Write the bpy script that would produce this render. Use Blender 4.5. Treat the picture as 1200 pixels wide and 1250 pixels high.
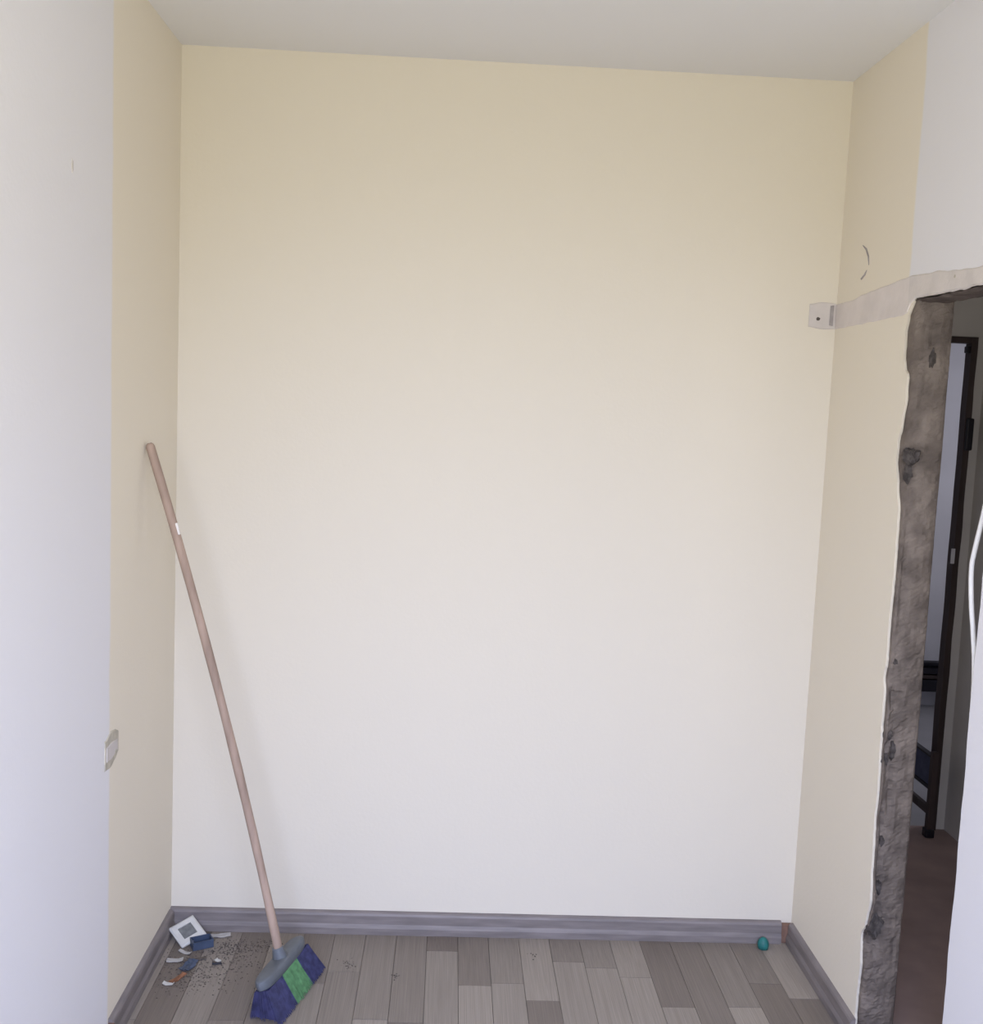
import bpy, bmesh, math, random
from mathutils import Vector, Matrix, noise
random.seed(7)
S = bpy.context.scene
for o in list(bpy.data.objects):
    bpy.data.objects.remove(o, do_unlink=True)
COL = S.collection

# ------------------------------------------------------------------ dimensions (metres)
W, H = 1.917, 2.60            # width of the niche wall, ceiling height
REAR = -3.85                  # wall with the window, behind the camera
T = 0.10                      # thickness of the partition on the right
LZ = 1.935                    # underside of the doorway's lintel
NEAR = -0.985                 # near edge of the doorway
CX = 2.845                    # far side of the corridor
EY = 0.94                     # wall at the end of the corridor

# ------------------------------------------------------------------ camera
def look(pitch, yaw, roll):
    cy, sy, cp, sp = math.cos(yaw), math.sin(yaw), math.cos(pitch), math.sin(pitch)
    fwd = Vector((sy*cp, cy*cp, sp)); right = Vector((cy, -sy, 0)); up = right.cross(fwd)
    cr, sr = math.cos(roll), math.sin(roll)
    r2 = right*cr + up*sr; u2 = up*cr - right*sr
    return Matrix((r2, u2, -fwd)).transposed()
cd = bpy.data.cameras.new('camera'); cam = bpy.data.objects.new('camera', cd); COL.objects.link(cam)
cam.matrix_world = Matrix.Translation((0.7999, -3.1483, 1.6354)) @ look(-0.1017, 0.0401, 0.0424).to_4x4()
cd.sensor_fit = 'HORIZONTAL'; cd.sensor_width = 36.0; cd.lens = 36.0*1302.7/1200.0; cd.clip_start = 0.02
S.camera = cam

# ------------------------------------------------------------------ world, daylight, exposure
wd = bpy.data.worlds.new('world'); S.world = wd; wd.use_nodes = True
wd.node_tree.nodes['Background'].inputs[0].default_value = (0.80, 0.90, 1.0, 1)
wd.node_tree.nodes['Background'].inputs[1].default_value = 0.12
def area(name, loc, direction, sx, sy, power, col, spread=180):
    l = bpy.data.lights.new(name, 'AREA'); l.shape = 'RECTANGLE'; l.size = sx; l.size_y = sy
    l.energy = power; l.color = col; l.spread = math.radians(spread)
    o = bpy.data.objects.new(name, l); COL.objects.link(o); o.location = loc
    o.rotation_euler = Vector(direction).to_track_quat('-Z', 'Y').to_euler()
    return o
# daylight entering through the window behind the camera: cool from the sky, warm from the ground outside
area('window_sky_light', (0.90, REAR+0.16, 1.75), (0.0, 1.0, -0.8), 1.65, 0.80, 43.5, (0.55, 0.65, 1.0), 95)
area('window_ground_light', (0.90, REAR+0.16, 1.20), (0.0, 1.0, 1.2), 1.65, 0.50, 40.5, (1.0, 0.95, 0.74), 150)
# unseen fill light, added to light the room beyond the corridor
area('far_fill_light', (4.27, 1.75, 1.50), (-1.0, 0.25, 0.0), 0.9, 1.1, 7.6, (0.93, 0.91, 1.0))
# fill light added at the near end to brighten the dark corridor
area('corridor_fill_light', (2.43, -1.77, 1.50), (0.0, 1.0, 0.0), 0.5, 0.9, 3.4, (1.0, 0.95, 0.92))
S.view_settings.view_transform = 'Standard'; S.view_settings.look = 'None'
S.view_settings.gamma = 1.0; S.view_settings.use_curve_mapping = False
S.view_settings.exposure = 0.0

# ------------------------------------------------------------------ material helpers
def mat(name, col, rough=0.6, spec=0.3, var=0.0, vscale=8.0, bump=0.0, bscale=60.0, stretch=(1,1,1), col2=None, detail=5.0):
    m = bpy.data.materials.new(name); m.use_nodes = True
    nt = m.node_tree; N = nt.nodes; L = nt.links; b = N['Principled BSDF']
    b.inputs['Roughness'].default_value = rough; b.inputs['Specular IOR Level'].default_value = spec
    b.inputs['Base Color'].default_value = (*col, 1)
    tc = N.new('ShaderNodeTexCoord'); mp = N.new('ShaderNodeMapping'); mp.inputs['Scale'].default_value = stretch
    L.new(tc.outputs['Object'], mp.inputs['Vector'])
    if var > 0 or col2:
        n = N.new('ShaderNodeTexNoise'); n.inputs['Scale'].default_value = vscale; n.inputs['Detail'].default_value = detail
        L.new(mp.outputs[0], n.inputs['Vector'])
        r = N.new('ShaderNodeValToRGB')
        c2 = col2 or tuple(min(1, c*(1+var)) for c in col); c1 = col if col2 else tuple(c*(1-var) for c in col)
        r.color_ramp.elements[0].position = 0.34; r.color_ramp.elements[0].color = (*c1, 1)
        r.color_ramp.elements[1].position = 0.66; r.color_ramp.elements[1].color = (*c2, 1)
        L.new(n.outputs['Fac'], r.inputs[0]); L.new(r.outputs[0], b.inputs['Base Color'])
    if bump > 0:
        n2 = N.new('ShaderNodeTexNoise'); n2.inputs['Scale'].default_value = bscale; n2.inputs['Detail'].default_value = 4
        L.new(mp.outputs[0], n2.inputs['Vector'])
        bp = N.new('ShaderNodeBump'); bp.inputs['Strength'].default_value = bump; bp.inputs['Distance'].default_value = 0.004
        L.new(n2.outputs['Fac'], bp.inputs['Height']); L.new(bp.outputs[0], b.inputs['Normal'])
    return m

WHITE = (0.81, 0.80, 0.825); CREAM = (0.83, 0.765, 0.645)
def wall_paint(name, cream, white, edge_y, low_edge=None):
    """matt wall paint: cream where the wardrobe stood (y > edge_y), white in the rest of the room"""
    m = mat(name, cream, rough=0.85, spec=0.15, bump=0.12, bscale=90)
    nt = m.node_tree; N = nt.nodes; L = nt.links; b = N['Principled BSDF']
    geo = N.new('ShaderNodeTexCoord'); sep = N.new('ShaderNodeSeparateXYZ'); L.new(geo.outputs['Object'], sep.inputs[0])
    no = N.new('ShaderNodeTexNoise'); no.inputs['Scale'].default_value = 5; no.inputs['Detail'].default_value = 6
    L.new(geo.outputs['Object'], no.inputs['Vector'])
    a = N.new('ShaderNodeMath'); a.operation = 'MULTIPLY_ADD'; a.inputs[1].default_value = 0.028; a.inputs[2].default_value = -0.014
    L.new(no.outputs['Fac'], a.inputs[0])
    s = N.new('ShaderNodeMath'); s.operation = 'ADD'; L.new(sep.outputs['Y'], s.inputs[0]); L.new(a.outputs[0], s.inputs[1])
    r = N.new('ShaderNodeMapRange'); r.inputs['From Min'].default_value = edge_y-0.006; r.inputs['From Max'].default_value = edge_y+0.006
    if low_edge is None:
        L.new(s.outputs[0], r.inputs['Value'])
    else:                                   # below the doorway's head the cream runs on as far as the doorway
        g = N.new('ShaderNodeMath'); g.operation = 'LESS_THAN'; g.inputs[1].default_value = 1.95; L.new(sep.outputs['Z'], g.inputs[0])
        k = N.new('ShaderNodeMath'); k.operation = 'MULTIPLY_ADD'; k.inputs[1].default_value = edge_y-low_edge
        L.new(g.outputs[0], k.inputs[0]); L.new(s.outputs[0], k.inputs[2]); L.new(k.outputs[0], r.inputs['Value'])
    mx = N.new('ShaderNodeMix'); mx.data_type = 'RGBA'
    mx.inputs['A'].default_value = (*white, 1); mx.inputs['B'].default_value = (*cream, 1)
    L.new(r.outputs[0], mx.inputs['Factor']); L.new(mx.outputs['Result'], b.inputs['Base Color'])
    return m
M = {}
M['paint_left'] = wall_paint('paint_left', CREAM, WHITE, -0.603)
M['paint_right'] = wall_paint('paint_right', CREAM, WHITE, -0.497, -0.80)
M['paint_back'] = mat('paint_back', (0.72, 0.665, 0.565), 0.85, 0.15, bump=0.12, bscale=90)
M['white_paint'] = mat('white_paint', WHITE, 0.85, 0.15, bump=0.10, bscale=80)
M['ceiling_paint'] = mat('ceiling_paint', (0.79, 0.785, 0.795), 0.9, 0.1, bump=0.10, bscale=70)
M['hall_paint'] = mat('hall_paint', (0.66, 0.635, 0.61), 0.85, 0.15, var=0.05, vscale=5)
M['far_paint'] = mat('far_paint', (0.66, 0.66, 0.70), 0.85, 0.15, var=0.04, vscale=4)
M['plaster'] = mat('plaster', (0.60, 0.555, 0.53), 0.9, 0.1, var=0.07, vscale=14, bump=0.25, bscale=60)
M['band_plaster'] = mat('band_plaster', (0.735, 0.675, 0.645), 0.9, 0.1, var=0.05, vscale=14, bump=0.25, bscale=60)
M['lintel_plaster'] = mat('lintel_plaster', (0.69, 0.64, 0.61), 0.9, 0.1, var=0.06, vscale=14, bump=0.25, bscale=60)
M['old_plaster'] = mat('old_plaster', (0.52, 0.48, 0.40), 0.9, 0.1, var=0.15, vscale=40, bump=0.4, bscale=90)
M['far_floor'] = mat('far_floor', (0.40, 0.40, 0.42), 0.5, 0.3, var=0.06, vscale=5)
M['dark_plaster'] = mat('dark_plaster', (0.36, 0.33, 0.32), 0.9, 0.1, var=0.12, vscale=40)
M['mortar'] = mat('mortar', (0.080, 0.070, 0.066), 0.95, 0.05, var=0.35, vscale=60, bump=0.9, bscale=120)
M['hole'] = mat('hole', (0.10, 0.085, 0.075), 0.95, 0.05, var=0.2, vscale=50)
M['concrete'] = mat('concrete', (0.118, 0.098, 0.086), 0.95, 0.08, vscale=16, bump=0.8, bscale=75, col2=(0.222, 0.186, 0.160), detail=9)
M['lintel'] = mat('lintel', (0.14, 0.115, 0.105), 0.95, 0.08, var=0.25, vscale=18, bump=0.8, bscale=60)
M['hall_floor'] = mat('hall_floor', (0.36, 0.265, 0.245), 0.6, 0.3, var=0.12, vscale=6)
M['dark_wood'] = mat('dark_wood', (0.055, 0.040, 0.038), 0.55, 0.3, var=0.3, vscale=14, stretch=(1, 1, 0.15))
M['black'] = mat('black', (0.018, 0.017, 0.024), 0.5, 0.3, var=0.2)
M['slate'] = mat('slate', (0.10, 0.10, 0.13), 0.6, 0.3, var=0.1)
M['blue_cloth'] = mat('blue_cloth', (0.095, 0.105, 0.165), 0.9, 0.1, var=0.12, vscale=30, bump=0.3, bscale=200)
M['cable'] = mat('cable', (0.74, 0.73, 0.72), 0.5, 0.3, var=0.05, vscale=30)
M['baseboard'] = mat('baseboard', (0.205, 0.18, 0.175), 0.5, 0.35, var=0.16, vscale=6, stretch=(1.2, 1.2, 10))
M['raw_board'] = mat('raw_board', (0.20, 0.12, 0.09), 0.9, 0.1, var=0.2, vscale=50)
M['subfloor'] = mat('subfloor', (0.08, 0.07, 0.06), 0.9, 0.1, var=0.1)
M['handle_wood'] = mat('handle_wood', (0.36, 0.265, 0.21), 0.7, 0.2, var=0.22, vscale=9, stretch=(3, 3, 0.5), bump=0.2, bscale=60)
M['flake'] = mat('flake', (0.78, 0.74, 0.70), 0.9, 0.1, var=0.05)
M['head_grey'] = mat('head_grey', (0.115, 0.128, 0.145), 0.5, 0.4, var=0.12, vscale=25)
M['bristle_blue'] = mat('bristle_blue', (0.034, 0.034, 0.092), 0.6, 0.3, var=0.3, vscale=60)
M['bristle_green'] = mat('bristle_green', (0.085, 0.21, 0.085), 0.6, 0.3, var=0.25, vscale=60)
M['off_white'] = mat('off_white', (0.58, 0.57, 0.54), 0.5, 0.4, var=0.06, vscale=30)
M['mid_grey'] = mat('mid_grey', (0.16, 0.165, 0.165), 0.6, 0.3, var=0.2, vscale=60)
M['blue_plastic'] = mat('blue_plastic', (0.05, 0.07, 0.12), 0.5, 0.4, var=0.15, vscale=30)
M['paper'] = mat('paper', (0.46, 0.44, 0.42), 0.9, 0.1, var=0.15, vscale=40)
M['rust'] = mat('rust', (0.25, 0.12, 0.07), 0.9, 0.1, var=0.3, vscale=60)
M['teal'] = mat('teal', (0.02, 0.16, 0.15), 0.5, 0.4, var=0.2, vscale=60)
M['dust'] = mat('dust', (0.10, 0.085, 0.075), 0.95, 0.05, var=0.4, vscale=90)
M['window_white'] = mat('window_white', (0.8, 0.8, 0.8), 0.4, 0.4, var=0.02)

# laminate: each plank its own tone (per-object random), with streaky grain
def laminate():
    m = bpy.data.materials.new('laminate'); m.use_nodes = True; nt = m.node_tree; N = nt.nodes; L = nt.links
    b = N['Principled BSDF']; b.inputs['Roughness'].default_value = 0.5; b.inputs['Specular IOR Level'].default_value = 0.3
    oi = N.new('ShaderNodeObjectInfo'); tc = N.new('ShaderNodeTexCoord'); mp = N.new('ShaderNodeMapping')
    mp.inputs['Scale'].default_value = (26, 1.3, 1); L.new(tc.outputs['Object'], mp.inputs['Vector'])
    cm = N.new('ShaderNodeCombineXYZ'); ml = N.new('ShaderNodeMath'); ml.operation = 'MULTIPLY'; ml.inputs[1].default_value = 37
    L.new(oi.outputs['Random'], ml.inputs[0]); L.new(ml.outputs[0], cm.inputs[0]); L.new(ml.outputs[0], cm.inputs[1])
    L.new(cm.outputs[0], mp.inputs['Location'])
    n = N.new('ShaderNodeTexNoise'); n.inputs['Scale'].default_value = 1.6; n.inputs['Detail'].default_value = 7; n.inputs['Distortion'].default_value = 0.5
    L.new(mp.outputs[0], n.inputs['Vector'])
    r = N.new('ShaderNodeValToRGB'); r.color_ramp.interpolation = 'LINEAR'
    e = r.color_ramp.elements; e[0].color = (0.175, 0.145, 0.122, 1); e[1].color = (0.33, 0.288, 0.245, 1)
    e2 = r.color_ramp.elements.new(0.5); e2.color = (0.25, 0.216, 0.184, 1)
    L.new(oi.outputs['Random'], r.inputs[0])
    hs = N.new('ShaderNodeMix'); hs.data_type = 'RGBA'; hs.blend_type = 'MULTIPLY'; hs.inputs['Factor'].default_value = 1
    r2 = N.new('ShaderNodeValToRGB'); r2.color_ramp.elements[0].position = 0.3; r2.color_ramp.elements[0].color = (0.78, 0.77, 0.76, 1)
    r2.color_ramp.elements[1].position = 0.7; r2.color_ramp.elements[1].color = (1.08, 1.08, 1.08, 1)
    L.new(n.outputs['Fac'], r2.inputs[0]); L.new(r.outputs[0], hs.inputs['A']); L.new(r2.outputs[0], hs.inputs['B'])
    L.new(hs.outputs['Result'], b.inputs['Base Color'])
    return m
M['laminate'] = laminate()
def glass():
    m = bpy.data.materials.new('pane_glass'); m.use_nodes = True; nt = m.node_tree; N = nt.nodes; L = nt.links
    N.remove(N['Principled BSDF']); t = N.new('ShaderNodeBsdfTransparent'); g = N.new('ShaderNodeBsdfGlossy'); g.inputs['Roughness'].default_value = 0.02
    mx = N.new('ShaderNodeMixShader'); mx.inputs[0].default_value = 0.06
    L.new(t.outputs[0], mx.inputs[1]); L.new(g.outputs[0], mx.inputs[2]); L.new(mx.outputs[0], N['Material Output'].inputs[0])
    return m
M['glass'] = glass()

# ------------------------------------------------------------------ geometry helpers
def link(name, me, material=None, parent=None, smooth=False):
    o = bpy.data.objects.new(name, me); COL.objects.link(o)
    if material and not me.materials: me.materials.append(M[material])
    if smooth:
        for p in me.polygons: p.use_smooth = True
    if parent: o.parent = parent
    return o
def from_bm(name, bm, material, parent=None, smooth=False, loc=None):
    bmesh.ops.recalc_face_normals(bm, faces=bm.faces)
    me = bpy.data.meshes.new(name); bm.to_mesh(me); bm.free()
    o = link(name, me, material, parent, smooth)
    if loc: o.location = loc
    return o
def box(bm, x0, x1, y0, y1, z0, z1, bev=0.0, mtx=None):
    r = bmesh.ops.create_cube(bm, size=1.0); vs = r['verts']
    for v in vs:
        v.co = Vector((x0+(v.co.x+.5)*(x1-x0), y0+(v.co.y+.5)*(y1-y0), z0+(v.co.z+.5)*(z1-z0)))
    if bev:
        es = list({e for v in vs for e in v.link_edges})
        rb = bmesh.ops.bevel(bm, geom=es, offset=bev, segments=2, affect='EDGES', profile=0.6)
        vs = [v for v in rb['verts']]
    if mtx is not None:
        bmesh.ops.transform(bm, matrix=mtx, verts=list({v for v in vs}))
    return vs
def boxes(name, lst, material, parent=None, bev=0.0, loc=None):
    bm = bmesh.new()
    for b in lst: box(bm, *b, bev=bev)
    return from_bm(name, bm, material, parent, loc=loc)
def tube(bm, pts, radii, seg=12, cap=True):
    pts = [Vector(p) for p in pts]; rings = []
    for i, p in enumerate(pts):
        t = (pts[min(i+1, len(pts)-1)] - pts[max(i-1, 0)]).normalized()
        ref = Vector((0, 1, 0)) if abs(t.y) < 0.9 else Vector((1, 0, 0))
        a = t.cross(ref).normalized(); b = t.cross(a)
        r = radii[i] if isinstance(radii, (list, tuple)) else radii
        rings.append([bm.verts.new(p + (a*math.cos(2*math.pi*k/seg) + b*math.sin(2*math.pi*k/seg))*r) for k in range(seg)])
    for i in range(len(rings)-1):
        for k in range(seg):
            bm.faces.new((rings[i][k], rings[i][(k+1) % seg], rings[i+1][(k+1) % seg], rings[i+1][k]))
    if cap:
        bm.faces.new(rings[0]); bm.faces.new(rings[-1][::-1])
def struct(o):
    o['kind'] = 'structure'; return o
def tag(o, label, cat, group=None):
    o['label'] = label; o['category'] = cat
    if group: o['group'] = group
    return o
def empty(name, loc):
    o = bpy.data.objects.new(name, None); COL.objects.link(o); o.location = loc; o.empty_display_size = 0.05
    return o
def lerp_table(tab, z):
    if z <= tab[0][0]: return tab[0][1]
    for (a, ya), (b, yb) in zip(tab, tab[1:]):
        if z <= b:
            t = (z-a)/(b-a); t = t*t*(3-2*t); return ya+(yb-ya)*t
    return tab[-1][1]

# ------------------------------------------------------------------ room shell
floor = struct(boxes('floor', [(-.12, W+T/2, REAR-.1, .1, -.06, -.012)], 'subfloor'))
# planks, one object each, sharing one bevelled unit mesh
bm = bmesh.new(); box(bm, -.5, .5, -.5, .5, -.5, .5)
me_pl = bpy.data.meshes.new('plank'); bm.to_mesh(me_pl); bm.free(); me_pl.materials.append(M['laminate'])
PW = 0.0935; x0 = 0.503 - 6*PW; k = 0; rp = random.Random(21)
while True:
    xa = x0 + k*PW; xb = xa + PW; k += 1
    if xa >= W: break
    xa, xb = max(xa, 0.0), min(xb, W)
    if xb-xa < 0.004: continue
    y = 0.0 + rp.uniform(0.0, 0.35); 
    while y > REAR:
        ln = rp.uniform(0.38, 0.62); ya, yb = max(y-ln, REAR), min(y, 0.0); y -= ln
        if yb-ya < 0.03: continue
        p = link('plank', me_pl, None, floor)
        dz = rp.uniform(0, .0006)
        p.scale = (xb-xa-.0012, yb-ya-.0015, .012); p.location = ((xa+xb)/2, (ya+yb)/2, -.006-dz)

wall_left = struct(boxes('wall_left', [(-.12, 0, REAR-.1, .12, 0, H)], 'paint_left'))
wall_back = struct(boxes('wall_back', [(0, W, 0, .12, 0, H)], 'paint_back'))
ceiling = struct(boxes('ceiling', [(-.12, W+T, REAR-.1, .12, H, H+.1)], 'ceiling_paint'))
# rear wall with the window opening (behind the camera)
WX0, WX1, WZ0, WZ1 = 0.0+.02, 1.70, 0.95, 2.20
wall_rear = struct(boxes('wall_rear', [(0, W, REAR-.1, REAR, 0, WZ0), (0, W, REAR-.1, REAR, WZ1, H),
                                       (0, WX0, REAR-.1, REAR, WZ0, WZ1), (WX1, W, REAR-.1, REAR, WZ0, WZ1)], 'white_paint'))
win = struct(empty('window_1', ((WX0+WX1)/2, REAR-.05, WZ0)))
def rel(o, parent):
    o.parent = parent; o.matrix_parent_inverse = Matrix.Translation(-Vector(parent.location)); return o
fr = boxes('window_frame', [(WX0, WX1, REAR-.08, REAR-.03, WZ0, WZ0+.05), (WX0, WX1, REAR-.08, REAR-.03, WZ1-.05, WZ1),
                            (WX0, WX0+.05, REAR-.08, REAR-.03, WZ0, WZ1), (WX1-.05, WX1, REAR-.08, REAR-.03, WZ0, WZ1),
                            ((WX0+WX1)/2-.03, (WX0+WX1)/2+.03, REAR-.08, REAR-.03, WZ0, WZ1)], 'window_white'); rel(fr, win)
for a, b in ((WX0+.05, (WX0+WX1)/2-.03), ((WX0+WX1)/2+.03, WX1-.05)):
    rel(boxes('pane', [(a, b, REAR-.058, REAR-.052, WZ0+.05, WZ1-.05)], 'glass'), win)

# right wall: hacked-out doorway edge follows the broken plaster line
EDGE = [(0.0, -.530), (.10, -.528), (.214, -.534), (.30, -.526), (.331, -.546), (.406, -.562), (.49, -.557), (.62, -.549), (.70, -.553), (.833, -.546),
        (.95, -.545), (.985, -.533), (1.02, -.543), (1.128, -.541), (1.28, -.545), (1.418, -.541), (1.48, -.520), (1.539, -.505), (1.58, -.506), (1.621, -.518),
        (1.69, -.533), (1.745, -.530), (1.765, -.510), (1.80, -.501), (1.85, -.498), (1.89, -.508), (1.933, -.534)]
def edge(z):
    return lerp_table(EDGE, z) + .0035*noise.noise(Vector((z*26, 3.1, 0))) + .002*noise.noise(Vector((z*70, 9.1, 0)))
bm = bmesh.new(); n = 200; prev = None
for i in range(n+1):
    z = LZ*i/n; e = edge(z)
    row = [bm.verts.new((W, 0.12, z)), bm.verts.new((W, e, z)), bm.verts.new((W+.008, e+.003, z))]
    if prev:
        bm.faces.new((prev[0], prev[1], row[1], row[0])); bm.faces.new((prev[1], prev[2], row[2], row[1]))
    prev = row
box(bm, W, W+T, REAR-.1, .12, LZ, H)                       # above the doorway
box(bm, W+.03, W+T, -.52, EY+.1, 0, LZ)                    # core of the far part, corridor side
box(bm, W, W+T, .12, EY+.1, LZ, H); box(bm, W, W+.03, .12, EY+.1, 0, LZ)
prev = None
for i in range(101):                                       # near part with a slightly uneven edge
    z = LZ*i/100; e = NEAR + .006*noise.noise(Vector((z*6, 17.3, 0))) + .002*noise.noise(Vector((z*30, 7.3, 0)))
    row = [bm.verts.new((W, REAR-.1, z)), bm.verts.new((W, e, z)), bm.verts.new((W+T, e-.004, z)), bm.verts.new((W+T, REAR-.1, z))]
    if prev:
        for a in range(3): bm.faces.new((prev[a], prev[a+1], row[a+1], row[a]))
    prev = row
wall_right = struct(from_bm('wall_right', bm, 'paint_right'))

def dimple(name, cx, cz, rx, rz, place, parent, h=.0032, material='hole', seed=1, jag=.25, n=14):
    bm = bmesh.new(); c = bm.verts.new(place(cx, cz, h*.92)); ring = []; outer = []
    for k in range(n):
        a = 2*math.pi*k/n; w = 1 + jag*noise.noise(Vector((math.cos(a)*1.5, math.sin(a)*1.5, seed*3.7))) + .7*jag*noise.noise(Vector((math.cos(a)*4, math.sin(a)*4, seed*1.3)))
        hw = h*(1 + 1.2*jag*noise.noise(Vector((math.cos(a)*3, math.sin(a)*3, seed*7.1))))
        ring.append(bm.verts.new(place(cx+rx*w*math.cos(a)*.7, cz+rz*w*math.sin(a)*.7, hw*.9)))
        outer.append(bm.verts.new(place(cx+rx*w*math.cos(a), cz+rz*w*math.sin(a), -.001)))
    for k in range(n):
        bm.faces.new((c, ring[k], ring[(k+1) % n])); bm.faces.new((ring[k], outer[k], outer[(k+1) % n], ring[(k+1) % n]))
    return from_bm(name, bm, material, parent)
# broken masonry of the jamb (facing the camera), pitted and lumpy
DENTS = [(W+.026, 1.545, .024, .026, .030), (W+.020, 1.50, .016, .03, .014), (W+.02, .80, .016, .02, .020), (W+.03, .74, .010, .03, .012),
         (W+.012, .62, .012, .03, .012), (W+.05, 1.86, .012, .05, .006), (W+.055, 1.77, .012, .05, .006), (W+.02, .95, .012, .03, .008),
         (W+.012, .50, .012, .05, .012), (W+.02, .30, .03, .05, .02), (W+.035, .68, .006, .05, .010), (W+.04, 1.03, .014, .012, .006)]
bm = bmesh.new(); rows = []; nz, nx = 330, 18
for i in range(nz+1):
    z = LZ*i/nz; e = edge(z); row = []
    path = [Vector((W+.009, e+.006)), Vector((W+.006, e-.004)), Vector((W+.010, min(e-.012, -.530))), Vector((W+.020, -.549)), Vector((W+.05, -.551)), Vector((W+.085, -.550)), Vector((W+T-.004, -.547)), Vector((W+T, -.535)), Vector((W+T, -.51))]
    ds = [0]
    for a, b in zip(path, path[1:]): ds.append(ds[-1]+(b-a).length)
    for j in range(nx+1):
        s = ds[-1]*j/nx; q = 0
        while q < len(path)-2 and ds[q+1] < s: q += 1
        t = (s-ds[q])/max(1e-6, ds[q+1]-ds[q]); p = path[q].lerp(path[q+1], min(1, t))
        g = min(1, j/3)*min(1, (nx-j)/3)
        rough = .006*noise.noise(Vector((p.x*30, z*11, 1))) + .004*noise.noise(Vector((p.x*80, z*45, 5))) + .0025*noise.noise(Vector((p.x*190, z*130, 8)))
        if z < .95: rough *= 1.0 + 1.1*max(0, 1-abs(p.x-W-.02)/.05)
        dent = sum(d*math.exp(-((p.x-dx)/rx)**2-((z-dzc)/rz)**2) for dx, dzc, rx, rz, d in DENTS)
        row.append(bm.verts.new((p.x + .3*rough*g, p.y + (rough+dent)*g, z)))
    rows.append(row)
for a, b in zip(rows, rows[1:]):
    for j in range(nx): bm.faces.new((a[j], a[j+1], b[j+1], b[j]))
jamb = from_bm('rough_jamb', bm, 'concrete', wall_right); jamb['label'] = 'bare hacked masonry jamb'
onJ = lambda x, z, h: (x, -.546-h, z)
for x, z, rx, rz, h, sd_ in ((W+.022, 1.548, .022, .024, .010, 31), (W+.016, 1.505, .012, .024, .008, 32), (W+.020, .842, .013, .016, .010, 33), (W+.034, .80, .008, .024, .007, 34), (W+.014, .775, .010, .018, .008, 35),
                         (W+.024, .56, .009, .016, .008, 36), (W+.026, .44, .010, .02, .008, 37), (W+.026, .33, .020, .034, .010, 38), (W+.052, 1.79, .011, .03, .006, 39), (W+.020, 1.03, .008, .012, .007, 40)):
    dimple('mortar_lump', x, z, rx, rz, onJ, wall_right, h=h, material='mortar', seed=sd_, jag=.42, n=22)
# underside of the lintel
bm = bmesh.new(); prev = None
for i in range(41):
    y = -.53 + (NEAR-.01+.53)*i/40; row = []
    for j in range(7):
        x = W + .004 + (T-.006)*j/6
        row.append(bm.verts.new((x, y, LZ - .006 - .004*noise.noise(Vector((x*40, y*25, 2))) - .004*(j > 0 and j < 6))))
    if prev:
        for j in range(6): bm.faces.new((prev[j], prev[j+1], row[j+1], row[j]))
    prev = row
lin = from_bm('lintel_underside', bm, 'lintel', wall_right); lin['label'] = 'brown raw underside of the lintel'

# filler plaster, slightly proud of the paint, with trowelled edges
def patch_strip(name, pts_lo, pts_hi, place, material, parent, n=60, rough=.004, th=.0025):
    bm = bmesh.new(); lo, hi = [], []
    for i in range(n+1):
        u = pts_lo[0][0] + (pts_lo[-1][0]-pts_lo[0][0])*i/n
        a = lerp_table(pts_lo, u) + rough*noise.noise(Vector((u*22, 4, 0))); b = lerp_table(pts_hi, u) + rough*noise.noise(Vector((u*22, 40, 0)))
        lo.append((u, a)); hi.append((u, b))
    rws = []
    for (u, a), (_, b) in zip(lo, hi):
        d = (b-a); m = min(.004, d*.2)
        rws.append([bm.verts.new(place(u, a, -.001)), bm.verts.new(place(u, a+m, th)), bm.verts.new(place(u, b-m, th)), bm.verts.new(place(u, b, -.001))])
    for r, q in zip(rws, rws[1:]):
        for j in range(3): bm.faces.new((r[j], r[j+1], q[j+1], q[j]))
    bm.faces.new(rws[0]); bm.faces.new(rws[-1][::-1])
    return from_bm(name, bm, material, parent)
onR = lambda u, z, h: (W-h, -u, z)
b1 = patch_strip('plaster_band', [(.0, 1.893), (.25, 1.894), (.47, 1.896), (.505, 1.90)], [(.0, 1.968), (.12, 1.968), (.2, 1.977), (.35, 1.984), (.505, 1.992)], onR, 'band_plaster', wall_right, rough=.0025)
b1['label'] = 'grey plaster band filling a chased groove'
b2 = patch_strip('plaster_band', [(.505, 1.902), (.522, 1.922), (.545, 1.933), (.7, 1.930), (1.3, 1.930)], [(.505, 1.992), (.6, 1.988), (.85, 1.972), (1.3, 1.970)], onR, 'lintel_plaster', wall_right)
onB = lambda u, z, h: (u, -h, z)
p1 = patch_strip('plaster_patch', [(1.836, 1.897), (1.87, 1.892), (W-.003, 1.893)], [(1.836, 1.966), (1.87, 1.972), (W-.003, 1.970)], onB, 'plaster', wall_back, 24)
p1['label'] = 'square plaster patch around a blind hole'
dimple('screw_hole', 1.863, 1.922, .008, .0075, onB, wall_back, seed=3)
d = patch_strip('plaster_crack', [(W-.020, 1.902), (W-.009, 1.900)], [(W-.020, 1.964), (W-.009, 1.966)], onB, 'dark_plaster', wall_back, 8, th=.0036)
dimple('nail_hole', .748, 1.962, .006, .005, onR, wall_right, h=.0034, material='old_plaster', seed=5)
# curved scrape on the right wall, in two strokes
for pts in ([(.172, 2.112), (.200, 2.098), (.220, 2.075), (.226, 2.052)], [(.214, 2.040), (.204, 2.030), (.180, 2.020)]):
    bm = bmesh.new(); tube(bm, [(W-.0005, -u, z) for u, z in pts], [.001, .0032, .003, .001][:len(pts)], 6); from_bm('scratch', bm, 'dark_plaster', wall_right)
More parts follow.
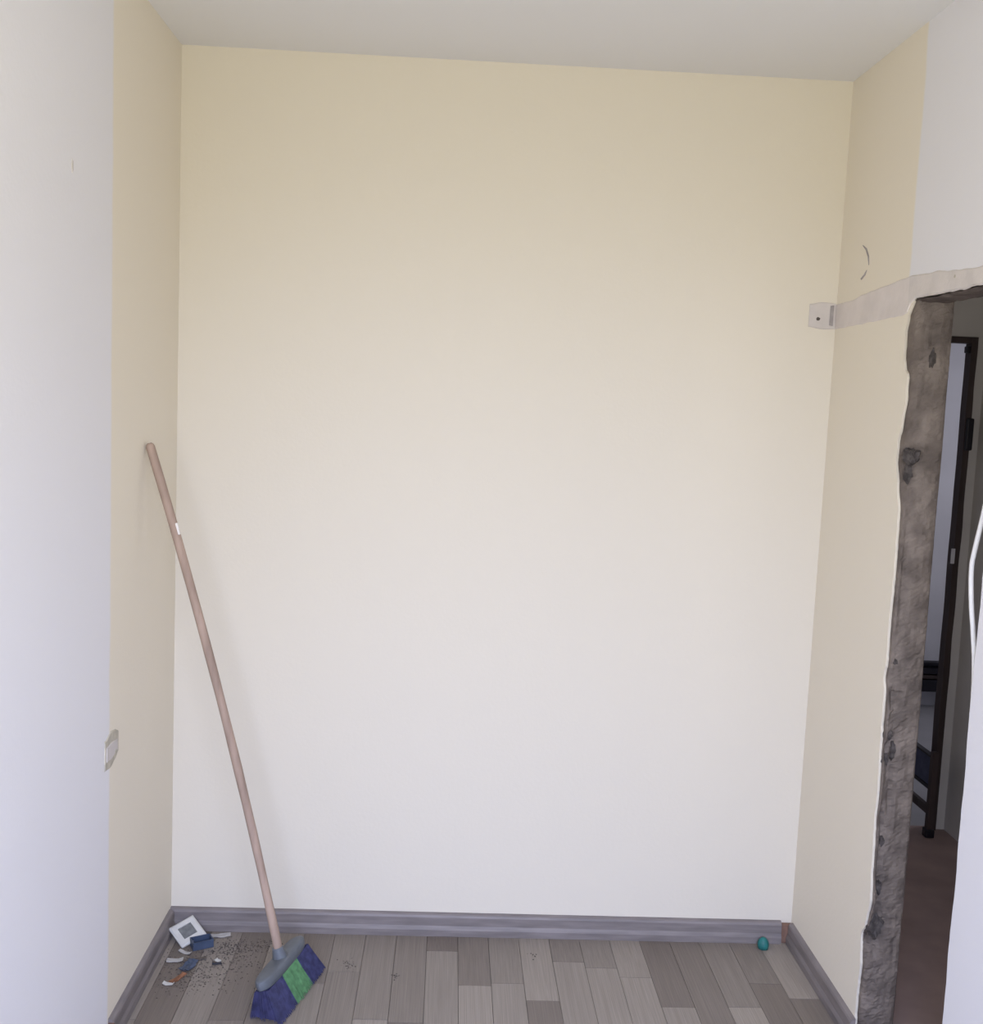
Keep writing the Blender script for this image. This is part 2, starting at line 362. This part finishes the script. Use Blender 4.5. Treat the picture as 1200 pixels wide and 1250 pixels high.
# left wall: patched switch box on the paint line, nail hole higher up
onL = lambda u, z, h: (h, -u, z)
p2 = patch_strip('plaster_patch', [(.540, .735), (.565, .722), (.60, .712), (.640, .716)], [(.540, .792), (.56, .800), (.60, .806), (.640, .793)], onL, 'old_plaster', wall_left, 20, rough=.006)
p2['label'] = 'old switch-box patch with crumbled edges'
patch_strip('filler', [(.552, .742), (.60, .733), (.632, .735)], [(.552, .774), (.60, .780), (.632, .778)], onL, 'plaster', wall_left, 12, th=.0045)
dimple('nail_hole', .568, .748, .007, .007, onL, wall_left, h=.0056, material='old_plaster', seed=8)
dimple('nail_hole', .866, 2.083, .004, .016, onL, wall_left, h=.002, material='plaster', seed=9)

# ------------------------------------------------------------------ baseboards
def baseboard(name, axis, a, b, parent=None):
    prof = [(0, 0), (.019, 0), (.019, .020), (.0165, .027), (.0145, .032), (.014, .058), (.0115, .064), (.006, .068), (0, .069)]
    bm = bmesh.new(); rws = []
    for t in (a, b):
        r = []
        for d, z in prof:
            co = {'back': (t, -d, z), 'left': (d, t, z), 'right': (W-d, t, z)}[axis]
            r.append(bm.verts.new(co))
        rws.append(r)
    for j in range(len(prof)-1): bm.faces.new((rws[0][j], rws[0][j+1], rws[1][j+1], rws[1][j]))
    bm.faces.new(rws[0]); bm.faces.new(rws[1][::-1])
    return struct(from_bm(name, bm, 'baseboard'))
bb = baseboard('baseboard_back', 'back', .0, W-.034)
bl = baseboard('baseboard_left', 'left', -.021, -.600)
br = baseboard('baseboard_right', 'right', -.016, -.536)
boxes('raw_end', [(W-.034, W-.001, -.014, -.001, .001, .062)], 'raw_board', bb, bev=.002)
boxes('raw_end', [(.001, .017, -.612, -.6002, .001, .060)], 'raw_board', bl, bev=.002)

# ------------------------------------------------------------------ corridor and the room beyond
ET = .035                   # thin partition at the end of the corridor
struct(boxes('floor_corridor', [(W+T/2, CX+.1, -1.9, EY+ET, -.06, -.001)], 'hall_floor'))
struct(boxes('wall_corridor', [(CX, CX+.1, -1.9, EY+ET, 0, H)], 'hall_paint'))
# near end of the corridor, with an opening for the added window
struct(boxes('wall_corridor_near', [(W+T, CX, -1.9, -1.8, 0, 1.05), (W+T, CX, -1.9, -1.8, 1.95, H), (W+T, 2.18, -1.9, -1.8, 1.05, 1.95), (2.68, CX, -1.9, -1.8, 1.05, 1.95)], 'hall_paint'))
def small_window(name, x0, x1, y0, y1, z0, z1, axis):
    w = struct(empty(name, ((x0+x1)/2, (y0+y1)/2, z0))); f = .04
    if axis == 'x': rails = [(x0, x1, y0, y1, z0, z0+f), (x0, x1, y0, y1, z1-f, z1), (x0, x0+f, y0, y1, z0+f, z1-f), (x1-f, x1, y0, y1, z0+f, z1-f)]; pane = (x0+f, x1-f, (y0+y1)/2-.003, (y0+y1)/2+.003, z0+f, z1-f)
    else: rails = [(x0, x1, y0, y1, z0, z0+f), (x0, x1, y0, y1, z1-f, z1), (x0, x1, y0, y0+f, z0+f, z1-f), (x0, x1, y1-f, y1, z0+f, z1-f)]; pane = ((x0+x1)/2-.003, (x0+x1)/2+.003, y0+f, y1-f, z0+f, z1-f)
    rel(boxes('window_frame', rails, 'window_white'), w); rel(boxes('pane', [pane], 'glass'), w)
small_window('added_window_2', 2.18, 2.68, -1.88, -1.84, 1.05, 1.95, 'x')  # unseen window, added to go with the corridor's fill light
DX1, DZ = 2.806, 1.965      # outer right edge and outer top of the dark door frame
struct(boxes('wall_corridor_end', [(DX1, CX, EY, EY+ET, 0, H), (W+T, DX1, EY, EY+ET, DZ, H)], 'hall_paint'))
struct(boxes('ceiling_corridor', [(W+T, 4.4, -1.9, 2.9, H, H+.1)], 'ceiling_paint'))
struct(boxes('floor_far', [(W+T, 4.4, EY+ET, 2.9, -.06, -.001)], 'far_floor'))
struct(boxes('wall_far', [(W, 4.4, 2.8, 2.9, 0, H)], 'far_paint'))
struct(boxes('wall_far_right', [(4.3, 4.4, EY+ET, 2.8, 0, .95), (4.3, 4.4, EY+ET, 2.8, 2.05, H), (4.3, 4.4, EY+ET, 1.3, .95, 2.05), (4.3, 4.4, 2.2, 2.8, .95, 2.05)], 'far_paint'))
small_window('added_window_3', 4.34, 4.38, 1.3, 2.2, .95, 2.05, 'y')  # added out of view as a frame for the far room's fill light
struct(boxes('wall_far_left', [(W, W+T, EY+.1, 2.8, 0, H)], 'far_paint'))
struct(boxes('wall_far_front', [(CX+.1, 4.4, EY, EY+ET, 0, H)], 'far_paint'))

# dark wooden door frame at the end of the corridor
df = empty('door_frame', (2.4, EY+.02, 0)); tag(df, 'dark brown wooden door frame at the end of the corridor', 'door frame')
def post(x0, x1, seed):
    bm = bmesh.new(); prev = None
    for i in range(41):
        z = DZ*i/40
        a = .003*noise.noise(Vector((z*5, seed, 0))); b = .003*noise.noise(Vector((z*7, seed+5, 0)))
        row = [bm.verts.new(c) for c in ((x0+a, EY-.012, z), (x1+b, EY-.012, z), (x1+b, EY+ET, z), (x0+a, EY+ET, z))]
        if prev:
            for j in range(4): bm.faces.new((prev[j], prev[(j+1) % 4], row[(j+1) % 4], row[j]))
        else: bm.faces.new(row[::-1])
        prev = row
    bm.faces.new(prev)
    return rel(from_bm('post', bm, 'dark_wood'), df)
PX0 = DX1-.024
post(PX0, DX1, 2.0); post(W+T+.001, W+T+.04, 4.0)
rel(boxes('head', [(W+T+.04, PX0, EY-.012, EY+ET, DZ-.024, DZ)], 'dark_wood', bev=.002), df)
bm = bmesh.new(); box(bm, PX0+.002, DX1+.006, EY-.028, EY-.011, 1.53, 1.655, bev=.007)
plate = rel(from_bm('lock_plate', bm, 'black'), df); plate['label'] = 'black lock plate'
rel(boxes('hinge', [(PX0-.013, PX0+.001, EY-.005, EY+.02, 1.905, 1.930)], 'black', bev=.002), df)
rel(boxes('strike_plate', [(PX0-.011, PX0+.004, EY-.016, EY-.010, 1.085, 1.145)], 'far_paint', bev=.002), df)

# ledge of dark slats on the far wall
ld = empty('slatted_ledge', (3.55, 2.8, .14)); tag(ld, 'black slatted ledge on the pale wall glimpsed through the far doorway', 'ledge')
rel(boxes('board', [(3.25, 3.95, 2.75, 2.799, .10, .262)], 'slate', bev=.003), ld)
for z0, z1, mm in ((.262, .276, 'black'), (.208, .242, 'black'), (.180, .200, 'dark_wood'), (.105, .172, 'black')):
    rel(boxes('slat', [(3.25, 3.95, 2.70, 2.7495, z0, z1)], mm, bev=.003), ld)

# thin folded stand leaning through the far doorway
bn = empty('folding_stand', (2.745, 1.1, 0)); tag(bn, 'low folded stand with blue-grey panel and dark legs by the far door frame', 'folding stand')
SX0, SX1 = 2.733, 2.757
for y in (.850, 1.39): 
    lg = rel(boxes('leg', [(SX0, SX1, y, y+.026, .03, .345)], 'dark_wood', bev=.003), bn)
    ft = boxes('rubber_foot', [(SX0-.006, SX1+.006, y-.006, y+.032, 0, .034)], 'black', bev=.006); ft.parent = lg
    ft.matrix_parent_inverse = Matrix.Identity(4)
rel(boxes('panel', [(SX0+.004, SX1-.004, .876, 1.39, .205, .318)], 'blue_cloth', bev=.003), bn)
rel(boxes('edge_rail', [(SX0, SX1, .876, 1.39, .318, .326)], 'black', bev=.002), bn)
rel(boxes('edge_rail', [(SX0, SX1, .876, 1.39, .190, .205)], 'black', bev=.002), bn)
rel(boxes('stretcher', [(SX0+.003, SX1-.003, .876, 1.39, .088, .122)], 'dark_wood', bev=.003), bn)

# loose white cable at the near edge of the doorway
bm = bmesh.new(); ctrl = [(-.979, 1.905), (-.982, 1.75), (-.976, 1.60), (-.958, 1.477), (-.928, 1.37), (-.920, 1.325), (-.932, 1.255), (-.952, 1.19), (-.968, 1.13), (-.977, 1.05), (-.978, .95)]
pts = []
for i in range(len(ctrl)-1):
    p0, p1_, p2_, p3 = ctrl[max(0, i-1)], ctrl[i], ctrl[i+1], ctrl[min(len(ctrl)-1, i+2)]
    for s in range(5):
        t = s/5; q = [.5*((2*p1_[c]) + (-p0[c]+p2_[c])*t + (2*p0[c]-5*p1_[c]+4*p2_[c]-p3[c])*t*t + (-p0[c]+3*p1_[c]-3*p2_[c]+p3[c])*t**3) for c in (0, 1)]
        pts.append((W+.008, q[0], q[1]))
pts.append((W+.008, *ctrl[-1])); tube(bm, pts, .0052, 10)
cb = from_bm('hanging_cable', bm, 'cable', smooth=True); tag(cb, 'loose white cable hanging down the near edge of the rough doorway', 'cable')

# ------------------------------------------------------------------ broom
BH = Vector((.383, -.345, .105))        # centre of the head's top, where the handle enters
TIP = Vector((.014, -.325, 1.484))
broom = empty('broom', (BH.x, BH.y, 0)); tag(broom, 'broom with wooden handle and blue-green bristles leaning against the wall', 'broom')
ax = (TIP-BH).normalized()
aL = Vector((.27, .963, 0)).normalized(); nrm = (ax - aL*ax.dot(aL)).normalized(); sd = aL.cross(nrm).normalized()   # sd points to +X side
if sd.x < 0: sd = -sd
bm = bmesh.new(); pts, rad = [], []
bow = Vector((.016, -.002, .004)); start = BH - ax*.005
for i in range(33):
    t = i/32; p = start.lerp(TIP, t) + bow*(4*t*(1-t)); pts.append(p)
    rad.append(.0118 + .0012*noise.noise(Vector((t*9, 0, 0))))
pts.append(TIP + ax*.006); rad.append(.0098); pts.append(TIP + ax*.010); rad.append(.0055)
tube(bm, pts, rad, 14)
hd = rel(from_bm('handle', bm, 'handle_wood', smooth=True), broom)
# fleck of white paint on the handle
pf = start.lerp(TIP, .845) + bow*(4*.845*.155)
bm = bmesh.new(); box(bm, -.0045, .0045, -.003, .003, -.016, .016, bev=.0025, mtx=Matrix.Translation(pf + Vector((.0095, -.006, 0))) @ Vector((0, 0, 1)).rotation_difference(ax).to_matrix().to_4x4())
fk = from_bm('paint_fleck', bm, 'flake'); fk.parent = hd; fk.matrix_parent_inverse = Matrix.Identity(4)
frame = Matrix((sd, aL, nrm)).transposed().to_4x4(); place = Matrix.Translation(BH) @ frame
# head block: rounded long block with sloping shoulders, and a socket
bm = bmesh.new(); rws = []; NL, NC = 24, 16
for i in range(NL+1):
    u = -1+2*i/NL; y = .135*u; k = math.sqrt(max(0.02, 1-abs(u)**5)); r = []
    for c in range(NC):
        a = 2*math.pi*c/NC; ca, sa = math.cos(a), math.sin(a)
        x = .027*k*math.copysign(abs(ca)**.5, ca); z = -.019 + .017*(.55+.45*k)*math.copysign(abs(sa)**.5, sa)
        r.append(bm.verts.new((x, y, z)))
    rws.append(r)
for a, b in zip(rws, rws[1:]):
    for c in range(NC): bm.faces.new((a[c], a[(c+1) % NC], b[(c+1) % NC], b[c]))
bm.faces.new(rws[0]); bm.faces.new(rws[-1][::-1]); bmesh.ops.transform(bm, matrix=place, verts=bm.verts)
hb = rel(from_bm('head_block', bm, 'head_grey', smooth=True), broom)
bm = bmesh.new(); tube(bm, [BH-ax*.012, BH+ax*.004, BH+ax*.022, BH+ax*.026], [.024, .019, .0155, .0145], 16)
so = from_bm('socket', bm, 'head_grey', smooth=True); so.parent = hb; so.matrix_parent_inverse = Matrix.Identity(4)
# bristles: solid rows of fine strands trimmed at the floor, splayed towards the room
def bristles(y0, y1, material, seed):
    rr = random.Random(seed); bm = bmesh.new()
    def tip_of(u, v):     # root (u across, v along) -> root point, tip point
        root = place @ Vector((u*.021, v, -.033))
        d = (-nrm + sd*(.0+.33*u) + aL*(v/.135*.20)).normalized()
        t = (root.z-.003)/(-d.z)
        return root, root + d*t
    NA, NB = 14, 6
    # inner core that keeps light from passing through
    core = []
    for i in range(NA+1):
        v = y0+.004+(y1-y0-.008)*i/NA; ra = tip_of(-.8, v); rb = tip_of(.8, v)
        core.append([bm.verts.new(c) for c in (ra[0], rb[0], rb[0].lerp(rb[1], .93), ra[0].lerp(ra[1], .93))])
    for a, b in zip(core, core[1:]):
        for j in range(4): bm.faces.new((a[j], a[(j+1) % 4], b[(j+1) % 4], b[j]))
    bm.faces.new(core[0]); bm.faces.new(core[-1][::-1])
    cnt = int(900*(y1-y0)/.09)
    for _ in range(cnt):
        v = rr.uniform(y0, y1); u = rr.choice((-1, 1))*rr.uniform(.75, 1) if rr.random() < .6 else rr.uniform(-1, 1)
        r, t = tip_of(u, v); t = t + Vector((rr.uniform(-.004, .004), rr.uniform(-.004, .004), rr.uniform(0, .006))); w = .0011
        b_ = []
        for k in range(3):
            an = 2*math.pi*k/3; off = Vector((math.cos(an)*w, math.sin(an)*w, 0)); b_.append((bm.verts.new(r+off), bm.verts.new(t+off*.8)))
        for k in range(3): bm.faces.new((b_[k][0], b_[(k+1) % 3][0], b_[(k+1) % 3][1], b_[k][1]))
        bm.faces.new([x[1] for x in b_])
    return rel(from_bm('bristles', bm, material), broom)
bristles(-.130, -.043, 'bristle_blue', 1)['label'] = 'dark blue bristles'
bristles(-.043, .050, 'bristle_green', 2)['label'] = 'green bristles'
bristles(.050, .130, 'bristle_blue', 3)['label'] = 'dark blue bristles'

# ------------------------------------------------------------------ sweepings in the corner
# switch plate: bevelled square frame with a grey centre, leaning on the blue wall box
def rbox(name, dims, material, mtx, parent=None, bev=.002):
    bm = bmesh.new(); dx, dy, dz = dims; box(bm, -dx/2, dx/2, -dy/2, dy/2, -dz/2, dz/2, bev=bev)
    o = from_bm(name, bm, material)
    if parent: o.parent = parent; o.matrix_basis = mtx
    else: o.matrix_world = mtx
    return o
sp = empty('switch_plate', (.068, -.075, .028)); tag(sp, 'off-white square switch plate with grey middle among the sweepings', 'switch plate')
sp.rotation_euler = (math.radians(24), math.radians(-14), math.radians(40))
a, b_ = .040, .021
bm = bmesh.new()
outer = [(-a, -a), (a, -a), (a, a), (-a, a)]; inner = [(-b_, -b_), (b_, -b_), (b_, b_), (-b_, b_)]; mid = [(-a*.88, -a*.88), (a*.88, -a*.88), (a*.88, a*.88), (-a*.88, a*.88)]
vo = [bm.verts.new((*p, -.004)) for p in outer]; vo2 = [bm.verts.new((*p, .001)) for p in outer]; vm = [bm.verts.new((*p, .004)) for p in mid]
vi = [bm.verts.new((*p, .004)) for p in inner]; vi2 = [bm.verts.new((*p, -.004)) for p in inner]
for k in range(4):
    l = (k+1) % 4
    for p, q_ in ((vo, vo2), (vo2, vm), (vm, vi), (vi, vi2), (vi2, vo)): bm.faces.new((p[k], p[l], q_[l], q_[k]))
f_ = from_bm('frame', bm, 'off_white', sp)
boxes('rocker', [(-b_+.0005, b_-.0005, -b_+.0005, b_-.0005, -.004, .001)], 'mid_grey', sp, bev=.002)
# blue wall box: open cup
wb = empty('wall_box', (.118, -.108, 0.0005)); wb.rotation_euler = (0, 0, math.radians(28)); tag(wb, 'dark blue plastic wall box beside the switch plate', 'wall box')
boxes('base', [(-.030, .030, -.020, .020, 0, .003)], 'blue_plastic', wb)
for x0_, x1_, y0_, y1_ in ((-.030, .030, -.020, -.017), (-.030, .030, .017, .020), (-.030, -.027, -.017, .017), (.027, .030, -.017, .017)):
    boxes('side', [(x0_, x1_, y0_, y1_, .003, .024)], 'blue_plastic', wb)
# scraps
def scrap(name, loc, size, rz, tilt, material, label, cat, seed, curl=.3, group=None):
    """crumpled thin scrap with thickness"""
    bm = bmesh.new(); nx_, ny_ = 6, 4; top = []; lx, ly = size
    for i in range(nx_+1):
        r = []
        for j in range(ny_+1):
            u, v = i/nx_-.5, j/ny_-.5
            jx = .10*noise.noise(Vector((u*4, v*4, seed)))*lx; jy = .16*noise.noise(Vector((u*4, v*4, seed+9)))*ly
            z = curl*lx*(u*u) + .12*ly*noise.noise(Vector((u*3, v*3, seed+20)))
            r.append((u*lx+jx, v*ly+jy, z))
        top.append(r)
    zmin = min(p[2] for r in top for p in r)
    vt = [[bm.verts.new((p[0], p[1], p[2]-zmin+.0022)) for p in r] for r in top]; vb = [[bm.verts.new((p[0], p[1], p[2]-zmin+.0006)) for p in r] for r in top]
    for i in range(nx_):
        for j in range(ny_):
            bm.faces.new((vt[i][j], vt[i+1][j], vt[i+1][j+1], vt[i][j+1])); bm.faces.new((vb[i][j], vb[i][j+1], vb[i+1][j+1], vb[i+1][j]))
    for i in range(nx_):
        bm.faces.new((vt[i][0], vb[i][0], vb[i+1][0], vt[i+1][0])); bm.faces.new((vt[i][ny_], vt[i+1][ny_], vb[i+1][ny_], vb[i][ny_]))
    for j in range(ny_):
        bm.faces.new((vt[0][j], vt[0][j+1], vb[0][j+1], vb[0][j])); bm.faces.new((vt[nx_][j], vb[nx_][j], vb[nx_][j+1], vt[nx_][j+1]))
    o = from_bm(name, bm, material); o.location = loc; o.rotation_euler = (0, 0, math.radians(rz)); tag(o, label, cat, group)
    return o
scrap('paper_scrap', (.062, -.195, 0), (.046, .020), 6, 0, 'paper', 'pale flat paper scrap next to the left baseboard', 'paper scrap', 1.0)
scrap('paper_scrap', (.080, -.150, 0), (.040, .012), -22, 0, 'paper', 'narrow curled paper scrap just below the switch plate', 'paper scrap', 4.0, curl=.5)
scrap('plaster_flake', (.160, -.048, 0), (.060, .020), 12, 0, 'paper', 'long pale plaster flake against the back baseboard', 'plaster flake', 7.0, curl=.25)
scrap('plaster_flake', (.075, -.318, 0), (.030, .014), -8, 0, 'off_white', 'small white flake at the near end of the sweepings', 'plaster flake', 10.0)
scrap('wood_splinter', (.094, -.290, 0), (.056, .016), 62, 0, 'rust', 'rusty brown splinter beside the small white flake', 'splinter', 13.0, curl=.2)
scrap('plaster_flake', (.183, -.190, 0), (.018, .012), -40, 0, 'off_white', 'tiny white chip beside the black wall plug', 'plaster flake', 16.0)
scrap('cloth_scrap', (.108, -.225, 0), (.060, .030), 75, 0, 'blue_plastic', 'dark crumpled rag strip in the middle of the sweepings', 'rag', 19.0, curl=.25)
scrap('wood_splinter', (.115, -.188, 0), (.070, .010), 20, 0, 'dust', 'dark thin splinter below the blue wall box', 'splinter', 22.0, curl=.1)
bm = bmesh.new(); tube(bm, [(0, 0, .0045), (.006, 0, .0045), (.022, .004, .004), (.026, .005, .004)], [.0042, .0036, .0034, .002], 8)
pg = from_bm('wall_plug', bm, 'black', loc=(.172, -.212, 0)); tag(pg, 'small black wall plug lying in the dust', 'wall plug')
# teal cap by the back baseboard
bm = bmesh.new(); tube(bm, [(0, 0, 0), (0, 0, .012), (0, 0, .022), (0, 0, .030), (0, 0, .034)], [.016, .0175, .016, .010, .006], 16)
bmesh.ops.transform(bm, matrix=Matrix.Rotation(math.radians(0), 4, 'X'), verts=bm.verts)
tc_ = from_bm('bottle_cap', bm, 'teal', smooth=True, loc=(1.818, -.046, .0005)); tag(tc_, 'teal plastic cap standing by the back baseboard', 'cap')
# dust and grit too fine to count
bm = bmesh.new(); rr = random.Random(5)
for cx_, cy_, sx_, sy_, nn in ((.20, -.12, .035, .025, 260), (.27, -.10, .04, .02, 160), (.11, -.22, .04, .06, 320), (.24, -.20, .05, .04, 180), (.19, -.29, .04, .02, 70), (.56, -.19, .012, .02, 40), (.70, -.25, .01, .012, 14), (1.10, -.12, .01, .01, 12), (.13, -.33, .05, .03, 60)):
    for _ in range(nn):
        x, y = rr.gauss(cx_, sx_), rr.gauss(cy_, sy_); s = rr.uniform(.0008, .0034)
        if x < .024 or y > -.024: continue
        vs = [bm.verts.new((x+s*math.cos(t)*rr.uniform(.6, 1.3), y+s*math.sin(t)*rr.uniform(.6, 1.3), .0003)) for t in (0, 2.1, 4.2)]; tp = bm.verts.new((x, y, .0003+s*.7))
        bm.faces.new(vs)
        for k in range(3): bm.faces.new((vs[k], vs[(k+1) % 3], tp))
du = from_bm('dust', bm, 'dust'); du['kind'] = 'stuff'; tag(du, 'dark grit and dust swept into the corner of the floor', 'dust')
